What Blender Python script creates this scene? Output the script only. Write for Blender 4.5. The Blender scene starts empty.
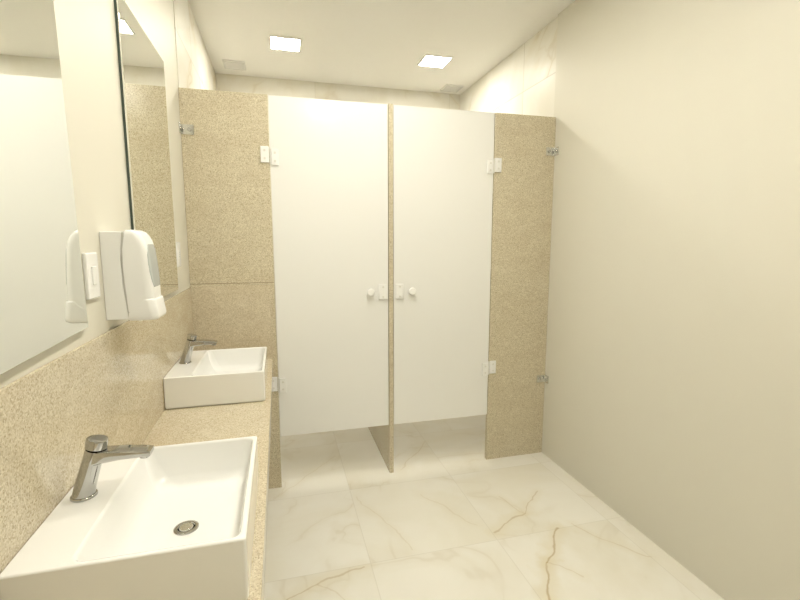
import bpy, bmesh, math
from mathutils import Vector, Matrix
S = bpy.context.scene
C = S.collection
R = math.radians
try:
    S.view_settings.view_transform = 'Standard'
except Exception: pass

# ------------------------------------------------------------ node helpers
class NT:
    def __init__(s, name):
        s.m = bpy.data.materials.new(name); s.m.use_nodes = True
        s.t = s.m.node_tree; s.b = s.t.nodes['Principled BSDF']
    def n(s, typ, **kw):
        nd = s.t.nodes.new(typ)
        for k, v in kw.items(): setattr(nd, k, v)
        return nd
    def link(s, a, b): s.t.links.new(a, b)
    def put(s, sock, v):
        if hasattr(v, 'links'): s.link(v, sock)
        else: sock.default_value = v
    def math(s, op, a, b=0.0, c=None, clamp=False):
        nd = s.n('ShaderNodeMath', operation=op, use_clamp=clamp)
        s.put(nd.inputs[0], a); s.put(nd.inputs[1], b)
        if c is not None: s.put(nd.inputs[2], c)
        return nd.outputs[0]
    def vmath(s, op, a, b=(0,0,0), scale=None):
        nd = s.n('ShaderNodeVectorMath', operation=op)
        s.put(nd.inputs[0], a)
        if op not in ('LENGTH',): s.put(nd.inputs[1], b)
        if scale is not None: s.put(nd.inputs['Scale'], scale)
        return nd.outputs['Value'] if op in ('LENGTH','DOT_PRODUCT','DISTANCE') else nd.outputs[0]
    def mr(s, v, a, b, c=0.0, d=1.0):
        nd = s.n('ShaderNodeMapRange', interpolation_type='SMOOTHSTEP')
        s.put(nd.inputs[0], v)
        for i, x in enumerate((a, b, c, d)): nd.inputs[i+1].default_value = x
        return nd.outputs[0]
    def mix(s, f, a, b, blend='MIX'):
        nd = s.n('ShaderNodeMix', data_type='RGBA', blend_type=blend)
        s.put(nd.inputs[0], f)
        s.put(nd.inputs[6], a if hasattr(a,'links') else (*a, 1)); s.put(nd.inputs[7], b if hasattr(b,'links') else (*b, 1))
        return nd.outputs[2]
    def noise(s, vec, scale, detail=4, rough=.5, dist=0.0, col=False):
        nd = s.n('ShaderNodeTexNoise')
        s.link(vec, nd.inputs['Vector']); nd.inputs['Scale'].default_value = scale
        nd.inputs['Detail'].default_value = detail; nd.inputs['Roughness'].default_value = rough
        nd.inputs['Distortion'].default_value = dist
        return nd.outputs['Color'] if col else nd.outputs[0]
    def coord(s): return s.n('ShaderNodeTexCoord').outputs['Object']

def plain(name, col, rough=.5, metal=0, mott=0.02, scale=6, spec=.5, trans=0, bump=0):
    k = NT(name); co = k.coord()
    f = k.noise(co, scale, 3)
    a = tuple(c*(1-mott) for c in col); b = tuple(min(1, c*(1+mott)) for c in col)
    k.link(k.mix(f, a, b), k.b.inputs['Base Color'])
    k.b.inputs['Roughness'].default_value = rough; k.b.inputs['Metallic'].default_value = metal
    k.b.inputs['Specular IOR Level'].default_value = spec
    k.b.inputs['Transmission Weight'].default_value = trans
    return k.m

def granite(name, tint=(1,1,1), rough=.18, streak=.35, soft=0.0):
    k = NT(name); co = k.coord()
    n1 = k.noise(co, 200, 4, .72)
    vo = k.n('ShaderNodeTexVoronoi'); k.link(co, vo.inputs['Vector']); vo.inputs['Scale'].default_value = 320
    ws = k.n('ShaderNodeTexWhiteNoise'); k.link(vo.outputs['Color'], ws.inputs['Vector'])
    g = k.math('ADD', k.math('MULTIPLY', n1, .60), k.math('MULTIPLY', ws.outputs['Value'], .40))
    rp = k.n('ShaderNodeValToRGB'); k.link(g, rp.inputs[0])
    e = rp.color_ramp.elements
    T = lambda c: (c[0]*tint[0], c[1]*tint[1], c[2]*tint[2], 1)
    e[0].position = .20; e[0].color = T((.24,.19,.125))
    e[1].position = .74; e[1].color = T((.86,.82,.70))
    for p, c in ((.32, (.43,.365,.255)), (.42, (.60,.535,.405)), (.60, (.70,.645,.515))):
        q = e.new(p); q.color = T(c)
    mp = k.n('ShaderNodeMapping'); k.link(co, mp.inputs[0]); mp.inputs['Scale'].default_value = (1, .8, 2.4)
    mp.inputs['Rotation'].default_value = (.4, .3, 0)
    n2 = k.noise(mp.outputs[0], 4, 8, .70, .8)
    base = k.mix(soft, rp.outputs[0], T((.66,.595,.46))[:3])
    c = k.mix(k.math('MULTIPLY', k.mr(n2, .42, .70), streak), base, T((.50,.41,.29))[:3])
    n3 = k.noise(mp.outputs[0], 11, 4, .6, .5)
    c = k.mix(k.math('MULTIPLY', k.mr(n3, .52, .75), streak*.7), c, T((.86,.82,.72))[:3])
    k.link(c, k.b.inputs['Base Color'])
    k.b.inputs['Roughness'].default_value = rough
    return k.m

def marble(name, axes, origin, tile, veins=(), base=(.89,.87,.80), rough=.12, generic=.3, joint=.3, jw=1.0, spec=.5):
    """tiled marble: axes = the two world axes the tiles lie in"""
    k = NT(name); co = k.coord()
    sp = k.n('ShaderNodeSeparateXYZ'); k.link(co, sp.inputs[0])
    o = sp.outputs
    U = k.math('DIVIDE', k.math('SUBTRACT', o[axes[0]], origin[0]), tile[0])
    V = k.math('DIVIDE', k.math('SUBTRACT', o[axes[1]], origin[1]), tile[1])
    def edge(u, t):
        f = k.math('ABSOLUTE', k.math('SUBTRACT', k.math('FRACT', u), .5))
        return k.mr(f, .5-.0032*jw/t, .5-.0010*jw/t)
    gr = k.math('MAXIMUM', edge(U, tile[0]), edge(V, tile[1]))
    cb = k.n('ShaderNodeCombineXYZ')
    k.link(k.math('FLOOR', U), cb.inputs[0]); k.link(k.math('FLOOR', V), cb.inputs[1])
    wn = k.n('ShaderNodeTexWhiteNoise'); k.link(cb.outputs[0], wn.inputs['Vector'])
    off = k.vmath('SCALE', wn.outputs['Color'], scale=7.0)
    p = k.vmath('ADD', co, off)
    cloud = k.noise(p, 1.7, 5, .55, .8)
    c = k.mix(k.mr(cloud, .35, .7), base, (base[0]*.94, base[1]*.925, base[2]*.88))
    nv = k.noise(p, 1.1, 4, .5, .8)
    av = k.math('ABSOLUTE', k.math('SUBTRACT', nv, .5))
    msk = k.mr(k.noise(p, 2.0, 2), .38, .60)
    c = k.mix(k.math('MULTIPLY', k.math('MULTIPLY', k.mr(av, .0, .06, 1, 0), msk), generic*.9), c, (.76,.70,.55))
    c = k.mix(k.math('MULTIPLY', k.math('MULTIPLY', k.mr(av, .0, .012, 1, 0), msk), generic*.8), c, (.62,.55,.40))
    if veins:
        w = k.vmath('SUBTRACT', k.noise(co, 3.6, 3, .45, col=True), (.5,.5,.5))
        w2 = k.vmath('SUBTRACT', k.noise(co, 30, 2, .5, col=True), (.5,.5,.5))
        pw = k.vmath('ADD', k.vmath('ADD', co, k.vmath('MULTIPLY', w, (.16,.16,0))), k.vmath('MULTIPLY', w2, (.010,.010,0)))
        wd = k.noise(co, 12, 3)
        for (ax, ay, bx_, by_, wid, st) in veins:
            L = math.hypot(bx_-ax, by_-ay); d = ((bx_-ax)/L, (by_-ay)/L, 0)
            q = k.vmath('SUBTRACT', pw, (ax, ay, 0))
            s_ = k.math('MINIMUM', k.math('MAXIMUM', k.vmath('DOT_PRODUCT', q, d), 0.0), L)
            pr = k.vmath('SCALE', d, scale=s_)
            dist = k.vmath('DISTANCE', q, pr)
            dist = k.math('MULTIPLY', dist, k.math('MULTIPLY', wd, 2.0))
            core = k.mr(dist, wid*.1, wid, 1, 0)
            halo = k.mr(dist, 0, wid*10, 1, 0)
            c = k.mix(k.math('MULTIPLY', halo, .45*st), c, (.77,.69,.49))
            c = k.mix(k.math('MULTIPLY', core, st*.72), c, (.50,.38,.19))
    c = k.mix(k.math('MULTIPLY', gr, joint), c, (.52,.48,.38))
    k.link(c, k.b.inputs['Base Color'])
    k.b.inputs['Roughness'].default_value = rough; k.b.inputs['Specular IOR Level'].default_value = spec
    return k.m

M = {}
M['wall'] = plain('painted_wall', (.755,.728,.63), .5, mott=.01, scale=2, spec=.3)
M['ceil'] = plain('ceiling_paint', (.97,.965,.93), .8, mott=.004)
M['granite'] = granite('granite_panel', (1,.985,.92), streak=.28, soft=.12)
M['granite2'] = granite('granite_counter', (1.0,.975,.92), .07, .36, soft=.30)
M['floor'] = marble('marble_floor', (0,1), (.365,1.905), (.65,.65), base=(.925,.905,.835), rough=.05, generic=.25, spec=.65, joint=.22, veins=(
    (1.06,1.50,1.16,1.68,.008,.95), (1.16,1.68,1.36,1.90,.008,.9), (1.16,1.68,1.30,1.58,.005,.35),
    (1.04,1.96,1.26,2.06,.008,.65), (1.26,2.06,1.45,2.24,.006,.5), (1.26,2.06,1.20,2.28,.005,.3),
    (-.05,1.76,.32,1.89,.008,.6), (.12,1.82,.30,1.62,.005,.3),
    (.40,2.46,.58,1.94,.006,.25), (1.46,1.92,1.66,1.60,.007,.35), (.75,2.40,.98,2.05,.006,.25),
    (.72,2.70,1.02,3.05,.006,.3), (-.02,2.62,.33,3.0,.006,.25)))
M['marble_x'] = marble('marble_side_wall', (1,2), (3.15,-.02), (1.3,.65), base=(.86,.845,.78), rough=.4, joint=.5, jw=1.8, spec=.25, generic=.7)
M['marble_y'] = marble('marble_back_wall', (0,2), (.365,-.02), (1.3,.65), base=(.85,.83,.76), rough=.4, joint=.2, jw=1.5, spec=.25, generic=.4)
M['door'] = plain('white_laminate', (.905,.905,.88), .08, mott=.003, spec=.8)
M['ceramic'] = plain('white_ceramic', (.92,.92,.895), .06, mott=.004)
M['chrome'] = plain('chrome', (.52,.52,.51), .06, 1, mott=.03)
M['steel'] = plain('satin_steel', (.72,.72,.69), .20, 1, mott=.05)
M['plastic'] = plain('white_plastic', (.93,.93,.91), .25, mott=.004)
M['clear'] = plain('white_fitting', (.95,.95,.93), .2, mott=.005)
M['mirror'] = plain('mirror_silver', (.91,.925,.90), .004, 1, mott=.002)
M['dark'] = plain('dark_glass_edge', (.07,.10,.08), .3, mott=.1)
M['window'] = plain('smoky_window', (.47,.50,.49), .10, mott=.05)
M['vent'] = plain('vent_grey', (.55,.53,.47), .6)
M['screw'] = plain('offwhite_screw', (.78,.77,.72), .3)
M['joint'] = plain('joint_line', (.30,.24,.16), .7)
M['seam'] = plain('seam_grey', (.62,.61,.57), .5)
M['black'] = plain('black_rubber', (.03,.03,.03), .6)
def lamp(name, s):
    k = NT(name); k.link(k.mix(k.noise(k.coord(), 3), (1,.955,.845), (1,.96,.86)), k.b.inputs['Emission Color'])
    k.b.inputs['Emission Strength'].default_value = s; return k.m
M['lamp'] = lamp('lamp_diffuser', 100)
M['lamp2'] = lamp('lamp_diffuser_washroom', 108)

# ------------------------------------------------------------ mesh helpers
def merge(bm, tmp, mat=None):
    if mat is not None: bmesh.ops.transform(tmp, matrix=mat, verts=tmp.verts)
    me = bpy.data.meshes.new('t'); tmp.to_mesh(me); tmp.free(); bm.from_mesh(me); bpy.data.meshes.remove(me)
def bx(bm, lo, hi, bev=0, seg=2, mat=None):
    t = bmesh.new(); bmesh.ops.create_cube(t, size=1)
    c = [(a+b)/2 for a, b in zip(lo, hi)]; s = [abs(b-a) for a, b in zip(lo, hi)]
    bmesh.ops.transform(t, matrix=Matrix.Translation(c) @ Matrix.Diagonal((*s,1)), verts=t.verts)
    if bev: bmesh.ops.bevel(t, geom=t.edges[:], offset=bev, segments=seg, profile=.5, affect='EDGES')
    merge(bm, t, mat)
def cyl(bm, p0, p1, r0, r1=None, n=28, bev=0):
    p0 = Vector(p0); p1 = Vector(p1); r1 = r0 if r1 is None else r1
    t = bmesh.new(); L = (p1-p0).length
    bmesh.ops.create_cone(t, cap_ends=True, segments=n, radius1=r0, radius2=r1, depth=L)
    if bev:
        ed = [e for e in t.edges if abs(e.verts[0].co.z-e.verts[1].co.z) < 1e-6]
        bmesh.ops.bevel(t, geom=ed, offset=bev, segments=3, profile=.5, affect='EDGES')
    q = (p1-p0).to_track_quat('Z', 'Y').to_matrix().to_4x4()
    merge(bm, t, Matrix.Translation((p0+p1)/2) @ q)
def prism(bm, pts, axis, a, b, bev=0, seg=3, mat=None):
    t = bmesh.new()
    def P(u, v, w): return {'x': (w,u,v), 'y': (u,w,v), 'z': (u,v,w)}[axis]
    A = [t.verts.new(P(u,v,a)) for u, v in pts]; B = [t.verts.new(P(u,v,b)) for u, v in pts]
    t.faces.new(A); t.faces.new(B[::-1])
    n = len(pts)
    for i in range(n): t.faces.new((A[i], B[i], B[(i+1)%n], A[(i+1)%n]))
    bmesh.ops.recalc_face_normals(t, faces=t.faces[:])
    if bev:
        ed = [e for e in t.edges if len(e.link_faces)==2 and e.calc_face_angle(0) > .6]
        bmesh.ops.bevel(t, geom=ed, offset=bev, segments=seg, profile=.5, affect='EDGES')
    merge(bm, t, mat)
def rr(cx, cy, hx, hy, r, z, n=6):
    out = []
    for qx, qy, a0 in ((1,1,0),(-1,1,90),(-1,-1,180),(1,-1,270)):
        for i in range(n+1):
            a = R(a0+90*i/n); out.append((cx+qx*(hx-r)+r*math.cos(a), cy+qy*(hy-r)+r*math.sin(a), z))
    return out
def loft(bm, loops, cap0=True, cap1=True):
    V = [[bm.verts.new(p) for p in L] for L in loops]; n = len(V[0])
    for A, B in zip(V, V[1:]):
        for i in range(n): bm.faces.new((A[i], A[(i+1)%n], B[(i+1)%n], B[i]))
    if cap0: bm.faces.new(V[0][::-1])
    if cap1: bm.faces.new(V[-1])
def obj(name, bm, mat, parent=None, smooth=35, recalc=True, **pr):
    if recalc: bmesh.ops.recalc_face_normals(bm, faces=bm.faces[:])
    me = bpy.data.meshes.new(name); bm.to_mesh(me); bm.free()
    me.materials.append(mat)
    o = bpy.data.objects.new(name, me); C.objects.link(o)
    if smooth:
        me.shade_smooth(); me.set_sharp_from_angle(angle=R(smooth))
        wn = o.modifiers.new('weighted_normal', 'WEIGHTED_NORMAL'); wn.keep_sharp = True; wn.weight = 50
    if parent: o.parent = parent
    for k_, v in pr.items(): o[k_] = v
    return o
def thing(name, label, cat, loc=(0,0,0), rz=0, group=None):
    o = bpy.data.objects.new(name, None); C.objects.link(o); o.empty_display_size = .1
    o.location = loc; o.rotation_euler = (0,0,rz); o['label'] = label; o['category'] = cat
    if group: o['group'] = group
    return o
def dup(root, loc, label, group=None):
    r = root.copy(); C.objects.link(r); r.location = loc; r['label'] = label
    for ch in list(root.children):
        c = ch.copy(); C.objects.link(c); c.parent = r
        for g in ch.children:
            d = g.copy(); C.objects.link(d); d.parent = c
    return r
def B(): return bmesh.new()
def box_obj(name, lo, hi, mat, parent=None, bev=0, **pr):
    b = B(); bx(b, lo, hi, bev); return obj(name, b, mat, parent, smooth=0, **pr)

# ------------------------------------------------------------ the room
XL, XR, YB, YF, YP, ZC, ZT = -.48, 1.762, 4.37, -1.4, 2.69, 2.92, 2.287
st = dict(kind='structure')
box_obj('floor', (XL-.1,YF-.1,-.1), (XR+.1,YB+.1,0), M['floor'], **st)
box_obj('ceiling', (XL-.1,YF-.1,ZC), (XR+.1,YB+.1,ZC+.1), M['ceil'], **st)
box_obj('wall_left', (XL-.1,YF,0), (XL,2.70,ZC), M['wall'], **st)
box_obj('wall_left_tiled', (XL-.1,2.70,0), (XL+.004,YB,ZC), M['marble_x'], **st)
box_obj('wall_right', (XR,YF,0), (XR+.1,2.72,ZC), M['wall'], **st)
box_obj('wall_right_tiled', (XR+.014,2.72,0), (XR+.1,YB,ZC), M['marble_x'], **st)
box_obj('wall_back', (XL-.1,YB,0), (XR+.1,YB+.1,ZC), M['marble_y'], **st)
box_obj('wall_front', (XL-.1,YF-.1,0), (XR+.1,YF,ZC), M['wall'], **st)

# ------------------------------------------------------------ partitions
def clamp_parts(parent, side, zs):
    for z in zs:
        b = B()
        bx(b, (0, -.005, z-.026), (-side*.066, 0, z+.026), .0015)
        bx(b, (0, -.045, z-.026), (-side*.005, 0, z+.026), .0015)
        c = obj('clamp', b, M['steel'], parent, label='steel wall clamp')
        b = B(); cyl(b, (-side*.044, -.005, z), (-side*.044, -.011, z), .010, bev=.002)
        cyl(b, (-side*.004, -.026, z), (-side*.010, -.026, z), .009, bev=.002)
        obj('screw', b, M['chrome'], c)
lp = thing('granite_partition', 'speckled beige granite panel left of the white doors, meeting the washbasin counter', 'partition', (XL,YP,0))
box_obj('panel', (.001,0,0), (.447,.028,ZT), M['granite'], lp, .0015)
box_obj('joint', (.001,-.0006,1.257), (.447,0,1.2605), M['joint'], lp, label='thin dark joint line')
clamp_parts(lp, -1, (2.078,))
rp_ = thing('granite_partition', 'speckled beige granite panel between the right white door and the plain wall', 'partition', (XR,YP,0))
box_obj('panel', (-.431,0,0), (-.001,.028,ZT), M['granite'], rp_, .0015)
clamp_parts(rp_, 1, (2.07,.545))
dv = box_obj('granite_partition', (-.0135,0,0), (.0135,YB-YP-.001,ZT+.002), M['granite'], None, .0015)
dv.location = (.659,YP-.004,0); dv['label'] = 'thin granite divider seen edge-on between the two white doors'; dv['category'] = 'partition'

# ------------------------------------------------------------ cubicle doors
def make_door(name, label, x0, x1, hinge_left):
    w = x1-x0; t = thing(name, label, 'door', (x0,YP,0))
    box_obj('door_panel', (.002,.001,.325), (w-.002,.026,ZT-.002), M['door'], t, .0015)
    hx = 0 if hinge_left else w; s = 1 if hinge_left else -1     # s points into the door
    for z in (1.965,.652):
        b = B()
        bx(b, (hx-s*.050,-.010,z-.040), (hx-s*.005,-.0007,z+.048), .003)
        h = obj('hinge', b, M['clear'], t, label='white plate hinge')
        b = B(); bx(b, (hx+s*.007,-.010,z-.052), (hx+s*.046,.001,z+.036), .003); obj('hinge_leaf', b, M['clear'], h)
        b = B(); cyl(b, (hx+s*.001,-.006,z-.046), (hx+s*.001,-.006,z+.044), .0045, n=16, bev=.001); obj('hinge_pin', b, M['screw'], h)
        b = B()
        for q in (-.022,.022):
            cyl(b, (hx-s*.028,-.010,z+q+.004), (hx-s*.028,-.0135,z+q+.004), .0065, n=16, bev=.001)
            cyl(b, (hx+s*.027,-.010,z+q-.008), (hx+s*.027,-.0135,z+q-.008), .0065, n=16, bev=.001)
        obj('screw', b, M['screw'], h)
    lx = w-.036 if hinge_left else .038; z = 1.185
    b = B(); bx(b, (lx-.028,-.010,z-.048), (lx+.028,.001,z+.048), .006, 3); L = obj('lock_plate', b, M['clear'], t)
    b = B()
    for q in (-.03,.03): cyl(b, (lx,-.010,z+q), (lx,-.0135,z+q), .0065, n=16, bev=.001)
    obj('screw', b, M['screw'], L)
    kx = w-.115 if hinge_left else .115
    b = B(); cyl(b, (kx,.001,z), (kx,-.010,z), .013, n=20); cyl(b, (kx,-.008,z), (kx,-.028,z), .022, .025, n=32, bev=.008)
    K = obj('knob', b, M['clear'], t, smooth=60)
    return t
make_door('cubicle_door', 'left white cubicle door, hinged on the panel beside the washbasin counter', -.031, .6435, True)
make_door('cubicle_door', 'right white cubicle door, hinged on the panel next to the plain wall', .6745, 1.329, False)

# ------------------------------------------------------------ counter
CY = YP-.25
zc = .813
ct = thing('washbasin_countertop', 'speckled granite counter slab carrying the two white sinks', 'countertop', (XL,.25,0))
box_obj('counter_slab', (.001,0,zc-.03), (.424,CY-.001,zc), M['granite2'], ct, .002)
box_obj('apron', (.402,0,zc-.10), (.422,CY-.001,zc-.03), M['granite2'], ct, .001)
bs = box_obj('backsplash', (.0005,0,.0003), (.0085,CY-.017,1.243-zc), M['granite2'], None, .0012)
bs.location = (XL,.25,zc); bs['label'] = 'long granite backsplash along the left wall under the mirrors'; bs['category'] = 'backsplash'
ss = box_obj('backsplash', (.0005,-.015,.0003), (.424,-.001,1.250-zc), M['granite2'], None, .0015)
ss.location = (XL,YP,zc); ss['label'] = 'short granite splash piece at the far end of the counter'; ss['category'] = 'backsplash'

# ------------------------------------------------------------ sinks
def make_sink(label, loc):
    t = thing('vessel_sink', label, 'sink', loc, group='vessel sinks on the granite counter')
    hx, hy, H = .1965, .234, .134
    b = B()
    ix, ihx, ihy = .046, .1405, .224        # bowl centre and half sizes
    L = [rr(0,0,hx-.008,hy-.008,.005,.0003), rr(0,0,hx-.002,hy-.002,.006,.004), rr(0,0,hx,hy,.007,.012), rr(0,0,hx,hy,.007,H-.004),
         rr(0,0,hx-.0012,hy-.0012,.006,H-.0012), rr(0,0,hx-.004,hy-.004,.005,H),
         rr(ix,0,ihx+.002,ihy+.002,.020,H), rr(ix,0,ihx-.001,ihy-.001,.019,H-.001), rr(ix+.001,0,ihx-.004,ihy-.003,.020,H-.006),
         rr(ix+.003,0,ihx-.010,ihy-.007,.026,H-.045), rr(ix+.007,0,ihx-.019,ihy-.013,.032,H-.078), rr(ix+.010,0,ihx-.031,ihy-.026,.040,H-.094),
         rr(ix+.010,0,ihx-.052,ihy-.055,.046,H-.101), rr(ix+.006,0,.050,.090,.045,H-.104), rr(ix,0,.024,.024,.0239,H-.107)]
    loft(b, L)
    obj('basin', b, M['ceramic'], t, smooth=60)
    b = B()
    def ring(r, z): return [(ix+r*math.cos(2*math.pi*i/32), r*math.sin(2*math.pi*i/32), z) for i in range(32)]
    loft(b, [ring(.027,H-.1065), ring(.027,H-.1045), ring(.023,H-.1030), ring(.019,H-.1037), ring(.017,H-.1065)], cap1=True)
    d = obj('drain', b, M['chrome'], t)
    b = B(); cyl(b, (ix,0,H-.106), (ix,0,H-.1025), .0160, .0145, bev=.001); obj('drain_plug', b, M['steel'], d)
    return t
s1 = make_sink('nearest square white sink at the bottom left corner', (-.2745,1.060,zc))
s2 = dup(s1, (-.2745,2.185,zc), 'far square white sink beside the granite panel')

# ------------------------------------------------------------ faucets
def make_faucet(label, loc):
    t = thing('faucet', label, 'faucet', loc, group='chrome push faucets')
    b = B(); cyl(b, (0,0,.0003), (0,0,.006), .026, .025, bev=.0015); obj('base_ring', b, M['chrome'], t)
    b = B()
    def ring(cx, z, r, tilt=0): return [(cx+r*math.cos(2*math.pi*i/32), r*math.sin(2*math.pi*i/32), z - r*math.cos(2*math.pi*i/32)*tilt) for i in range(32)]
    loft(b, [ring(0,.005,.0225), ring(.003,.02,.021,.1), ring(.016,.062,.0190,.25), ring(.027,.098,.0185,.28), ring(.029,.104,.0175,.28)])
    obj('body', b, M['chrome'], t)
    b = B(); secs = []
    for x, z, hw, hh in ((.018,.086,.0175,.017), (.045,.090,.0195,.0135), (.085,.091,.0195,.0095), (.122,.089,.0190,.0070), (.139,.087,.0170,.0055)):
        secs.append([(x + p[1]*.15, p[0], z+p[1]) for p in rr(0,0,hw,hh,hh*.45,0,4)])
    loft(b, secs); sp = obj('spout', b, M['chrome'], t, smooth=50)
    b = B(); cyl(b, (.124,0,.085), (.124,0,.075), .010, n=20, bev=.001); obj('aerator', b, M['chrome'], sp)
    b = B(); loft(b, [ring(.030,.106,.015,.22), ring(.031,.109,.0205,.22), ring(.0345,.125,.0210,.20), ring(.035,.1285,.0200,.20), ring(.0352,.1295,.0175,.20)])
    obj('push_button', b, M['chrome'], t)
    return t
f1 = make_faucet('nearest chrome push faucet, its spout over the large front sink', (-.428,1.065,zc+.134))
f2 = dup(f1, (-.428,2.18,zc+.134), 'far chrome push faucet standing on the sink by the granite panel')

# ------------------------------------------------------------ mirrors
def make_mirror(label, y0, y1, z0, z1, roll=0):
    t = thing('wall_mirror', label, 'mirror', (XL,y1,z0), group='frameless wall mirrors'); t.rotation_euler = (roll,0,0)
    w = y1-y0
    box_obj('backing', (.0005,-w+.004,.004), (.009,-.004,z1-z0-.004), M['dark'], t)
    box_obj('glass', (.009,-w,0), (.014,0,z1-z0), M['mirror'], t, .0008)
    return t
make_mirror('near frameless mirror cut off by the left edge of the photo', .66, 1.272, 1.285, 2.29, R(2.0))
make_mirror('far frameless mirror between the soap dispenser and the granite panel', 1.722, 2.325, 1.268, 2.285)

# ------------------------------------------------------------ wall plates
def plate(name, label, cat, y, z, rocker):
    t = thing(name, label, cat, (XL,y,z))
    b = B(); bx(b, (0,-.038,-.060), (.010,.038,.060), .004, 3); p = obj('cover_plate', b, M['plastic'], t)
    if rocker:
        b = B(); bx(b, (.008,-.012,-.024), (.0135,.012,.024), .002); obj('rocker', b, M['plastic'], t)
    else:
        b = B(); bx(b, (.009,-.017,-.024), (.0115,.017,.024), .002); q = obj('socket_face', b, M['plastic'], t)
        b = B()
        for dz in (-.010,0,.010): cyl(b, (.0110,(.004 if dz==0 else 0),dz), (.0118,(.004 if dz==0 else 0),dz), .0025, n=12)
        obj('socket_hole', b, M['black'], q)
plate('light_switch', 'white switch plate on the wall between the near mirror and soap dispenser', 'switch', 1.345, 1.408, True)
plate('wall_socket', 'small white socket plate on the wall between the far mirror and granite panel', 'socket', 2.41, 1.43, False)

# ------------------------------------------------------------ soap dispenser
d = thing('soap_dispenser', 'white plastic wall soap dispenser above the counter between the two mirrors', 'dispenser', (XL,1.49,1.268))
hw = .058
b = B(); prism(b, [(0,.006),(.058,.006),(.050,.10),(.048,.18),(.056,.256),(0,.256)], 'y', -hw+.0015, hw-.0015, .003); obj('back_housing', b, M['plastic'], d)
b = B(); prism(b, [(.050,.008),(.062,.008),(.055,.10),(.053,.18),(.061,.254),(.050,.254)], 'y', -hw+.0025, hw-.0025); obj('seam', b, M['seam'], d, smooth=0)
def plan_loop(z, p0, p, rad, inset):
    w = hw-inset
    pts = [(p0,-w,z)]
    pts += [(p-rad+rad*math.sin(R(a)), -w+rad-rad*math.cos(R(a)), z) for a in range(0,91,15)]
    pts += [(p-rad+rad*math.cos(R(a)), w-rad+rad*math.sin(R(a)), z) for a in range(0,91,15)]
    pts += [(p0,w,z)]
    return pts
RD = .021
b = B()
loft(b, [plan_loop(.026,.0595,.120,RD,.003), plan_loop(.031,.059,.1235,RD,.0), plan_loop(.10,.0555,.1230,RD,0), plan_loop(.15,.0535,.1205,RD,0), plan_loop(.205,.055,.1155,RD,0),
         plan_loop(.229,.059,.1105,RD,0), plan_loop(.245,.061,.103,RD,.002), plan_loop(.255,.062,.094,.017,.005), plan_loop(.261,.063,.082,.01,.011)])
obj('cover', b, M['plastic'], d, smooth=50)
b = B()
def win_loop(z, p, wy, rad=RD, e=.0010):
    pts = [(p-.018, -wy, z)]
    n = 14
    for i in range(n+1):
        y = -wy+2*wy*i/n; f = hw-rad
        dx = 0 if abs(y) < f else rad-math.sqrt(max(0,rad*rad-(abs(y)-f)**2))
        pts.append((p-dx+e, y, z))
    pts.append((p-.018, wy, z))
    return pts
loft(b, [win_loop(.094,.1231,.026,e=-.001), win_loop(.097,.1231,.034), win_loop(.112,.1225,.0430), win_loop(.14,.1210,.0480), win_loop(.165,.1193,.0485), win_loop(.19,.1170,.0465), win_loop(.207,.1153,.040), win_loop(.218,.1130,.030), win_loop(.221,.1122,.024,e=-.001)])
obj('level_window', b, M['window'], d, label='smoky grey level window', smooth=60)
b = B()
loft(b, [plan_loop(.001,.060,.128,RD,.006), plan_loop(.005,.058,.133,RD,.001), plan_loop(.012,.058,.135,RD,-.0010), plan_loop(.0255,.060,.133,RD,-.0018), plan_loop(.050,.092,.1295,RD,-.0018), plan_loop(.060,.098,.128,RD,-.0014), plan_loop(.063,.100,.125,RD,.0005)])
obj('push_lever', b, M['plastic'], d, smooth=50)
b = B(); cyl(b, (.072,0,.003), (.072,0,-.008), .008, .006, n=20); obj('nozzle', b, M['clear'], d)

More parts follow.
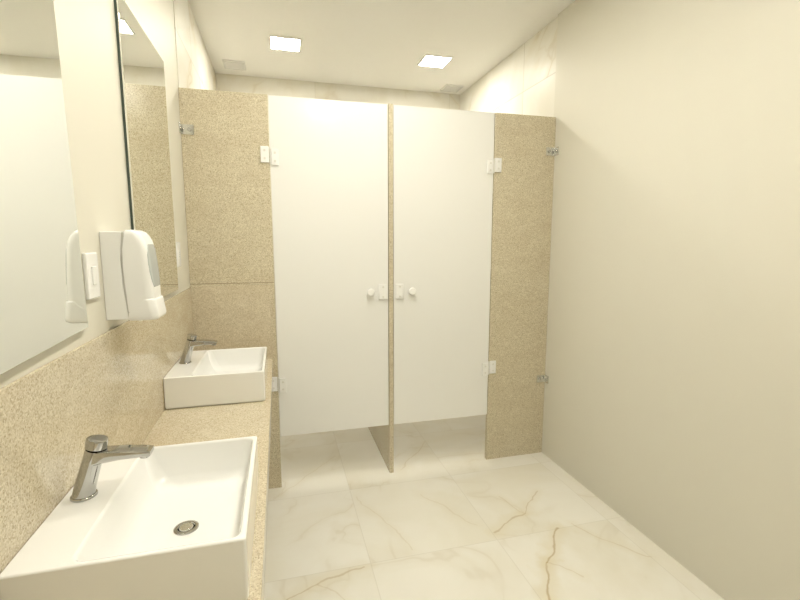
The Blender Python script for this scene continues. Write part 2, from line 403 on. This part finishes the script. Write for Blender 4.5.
# ------------------------------------------------------------ ceiling lights, vents
def ring_frame(bm, h, w, z0, z1):
    for lo, hi in (((-h,-h),(h,-h+w)), ((-h,h-w),(h,h)), ((-h,-h+w),(-h+w,h-w)), ((h-w,-h+w),(h,h-w))):
        bx(bm, (*lo,z0), (*hi,z1))
def make_light(label, x, y, m):
    t = thing('ceiling_light', label, 'ceiling light', (x,y,ZC), group='square ceiling lights')
    b = B(); ring_frame(b, .112, .012, -.008, 0); obj('frame', b, M['plastic'], t, smooth=0)
    b = B(); bx(b, (-.1,-.1,-.005), (.1,.1,-.001)); obj('diffuser', b, m, t, smooth=0)
    return t
l1 = make_light('lit square ceiling light above the left cubicle', .095, 3.605, M['lamp'])
dup(l1, (1.255,3.635,ZC), 'lit square ceiling light above the right cubicle')
l2 = make_light('square ceiling light in front of the cubicles, reflected in the left door', .50, .24, M['lamp2'])
dup(l2, (.45,1.15,ZC), 'added square fill light, out of view, over the middle of the washroom floor')  # added fill lamp outside the view, lights the walls more evenly
dup(l2, (.45,2.00,ZC), 'added square fill light, out of view, just in front of the cubicle doors')  # second added lamp out of view, evens and brightens the washroom light
def make_vent(label, x, y):
    t = thing('ceiling_vent', label, 'vent', (x,y,ZC), group='ceiling vents')
    b = B(); ring_frame(b, .085, .016, -.012, 0); obj('frame', b, M['plastic'], t, smooth=0)
    b = B(); bx(b, (-.069,-.069,-.003), (.069,.069,-.001)); obj('backing', b, M['vent'], t, smooth=0)
    for i in range(6):
        y_ = -.055+i*.022; b = B(); bx(b, (-.069,y_-.006,-.010), (.069,y_+.006,-.006)); obj('slat', b, M['plastic'], t, smooth=0)
    return t
v1 = make_vent('small white ceiling vent above the left cubicle near the left wall', -.30, 4.12)
dup(v1, (1.62,4.20,ZC), 'small white ceiling vent above the right cubicle in the far corner')

# ------------------------------------------------------------ world, camera
w = bpy.data.worlds.new('world'); S.world = w; w.use_nodes = True
w.node_tree.nodes['Background'].inputs[0].default_value = (1,.95,.85,1); w.node_tree.nodes['Background'].inputs[1].default_value = .3
cam = bpy.data.cameras.new('camera'); co = bpy.data.objects.new('camera', cam); C.objects.link(co)
co.location = (0,0,1.5); co.rotation_euler = (R(90-7.56),0,R(-14.9))
cam.sensor_width = 36; cam.lens = 452/800*36; cam.clip_start = .02
S.camera = co
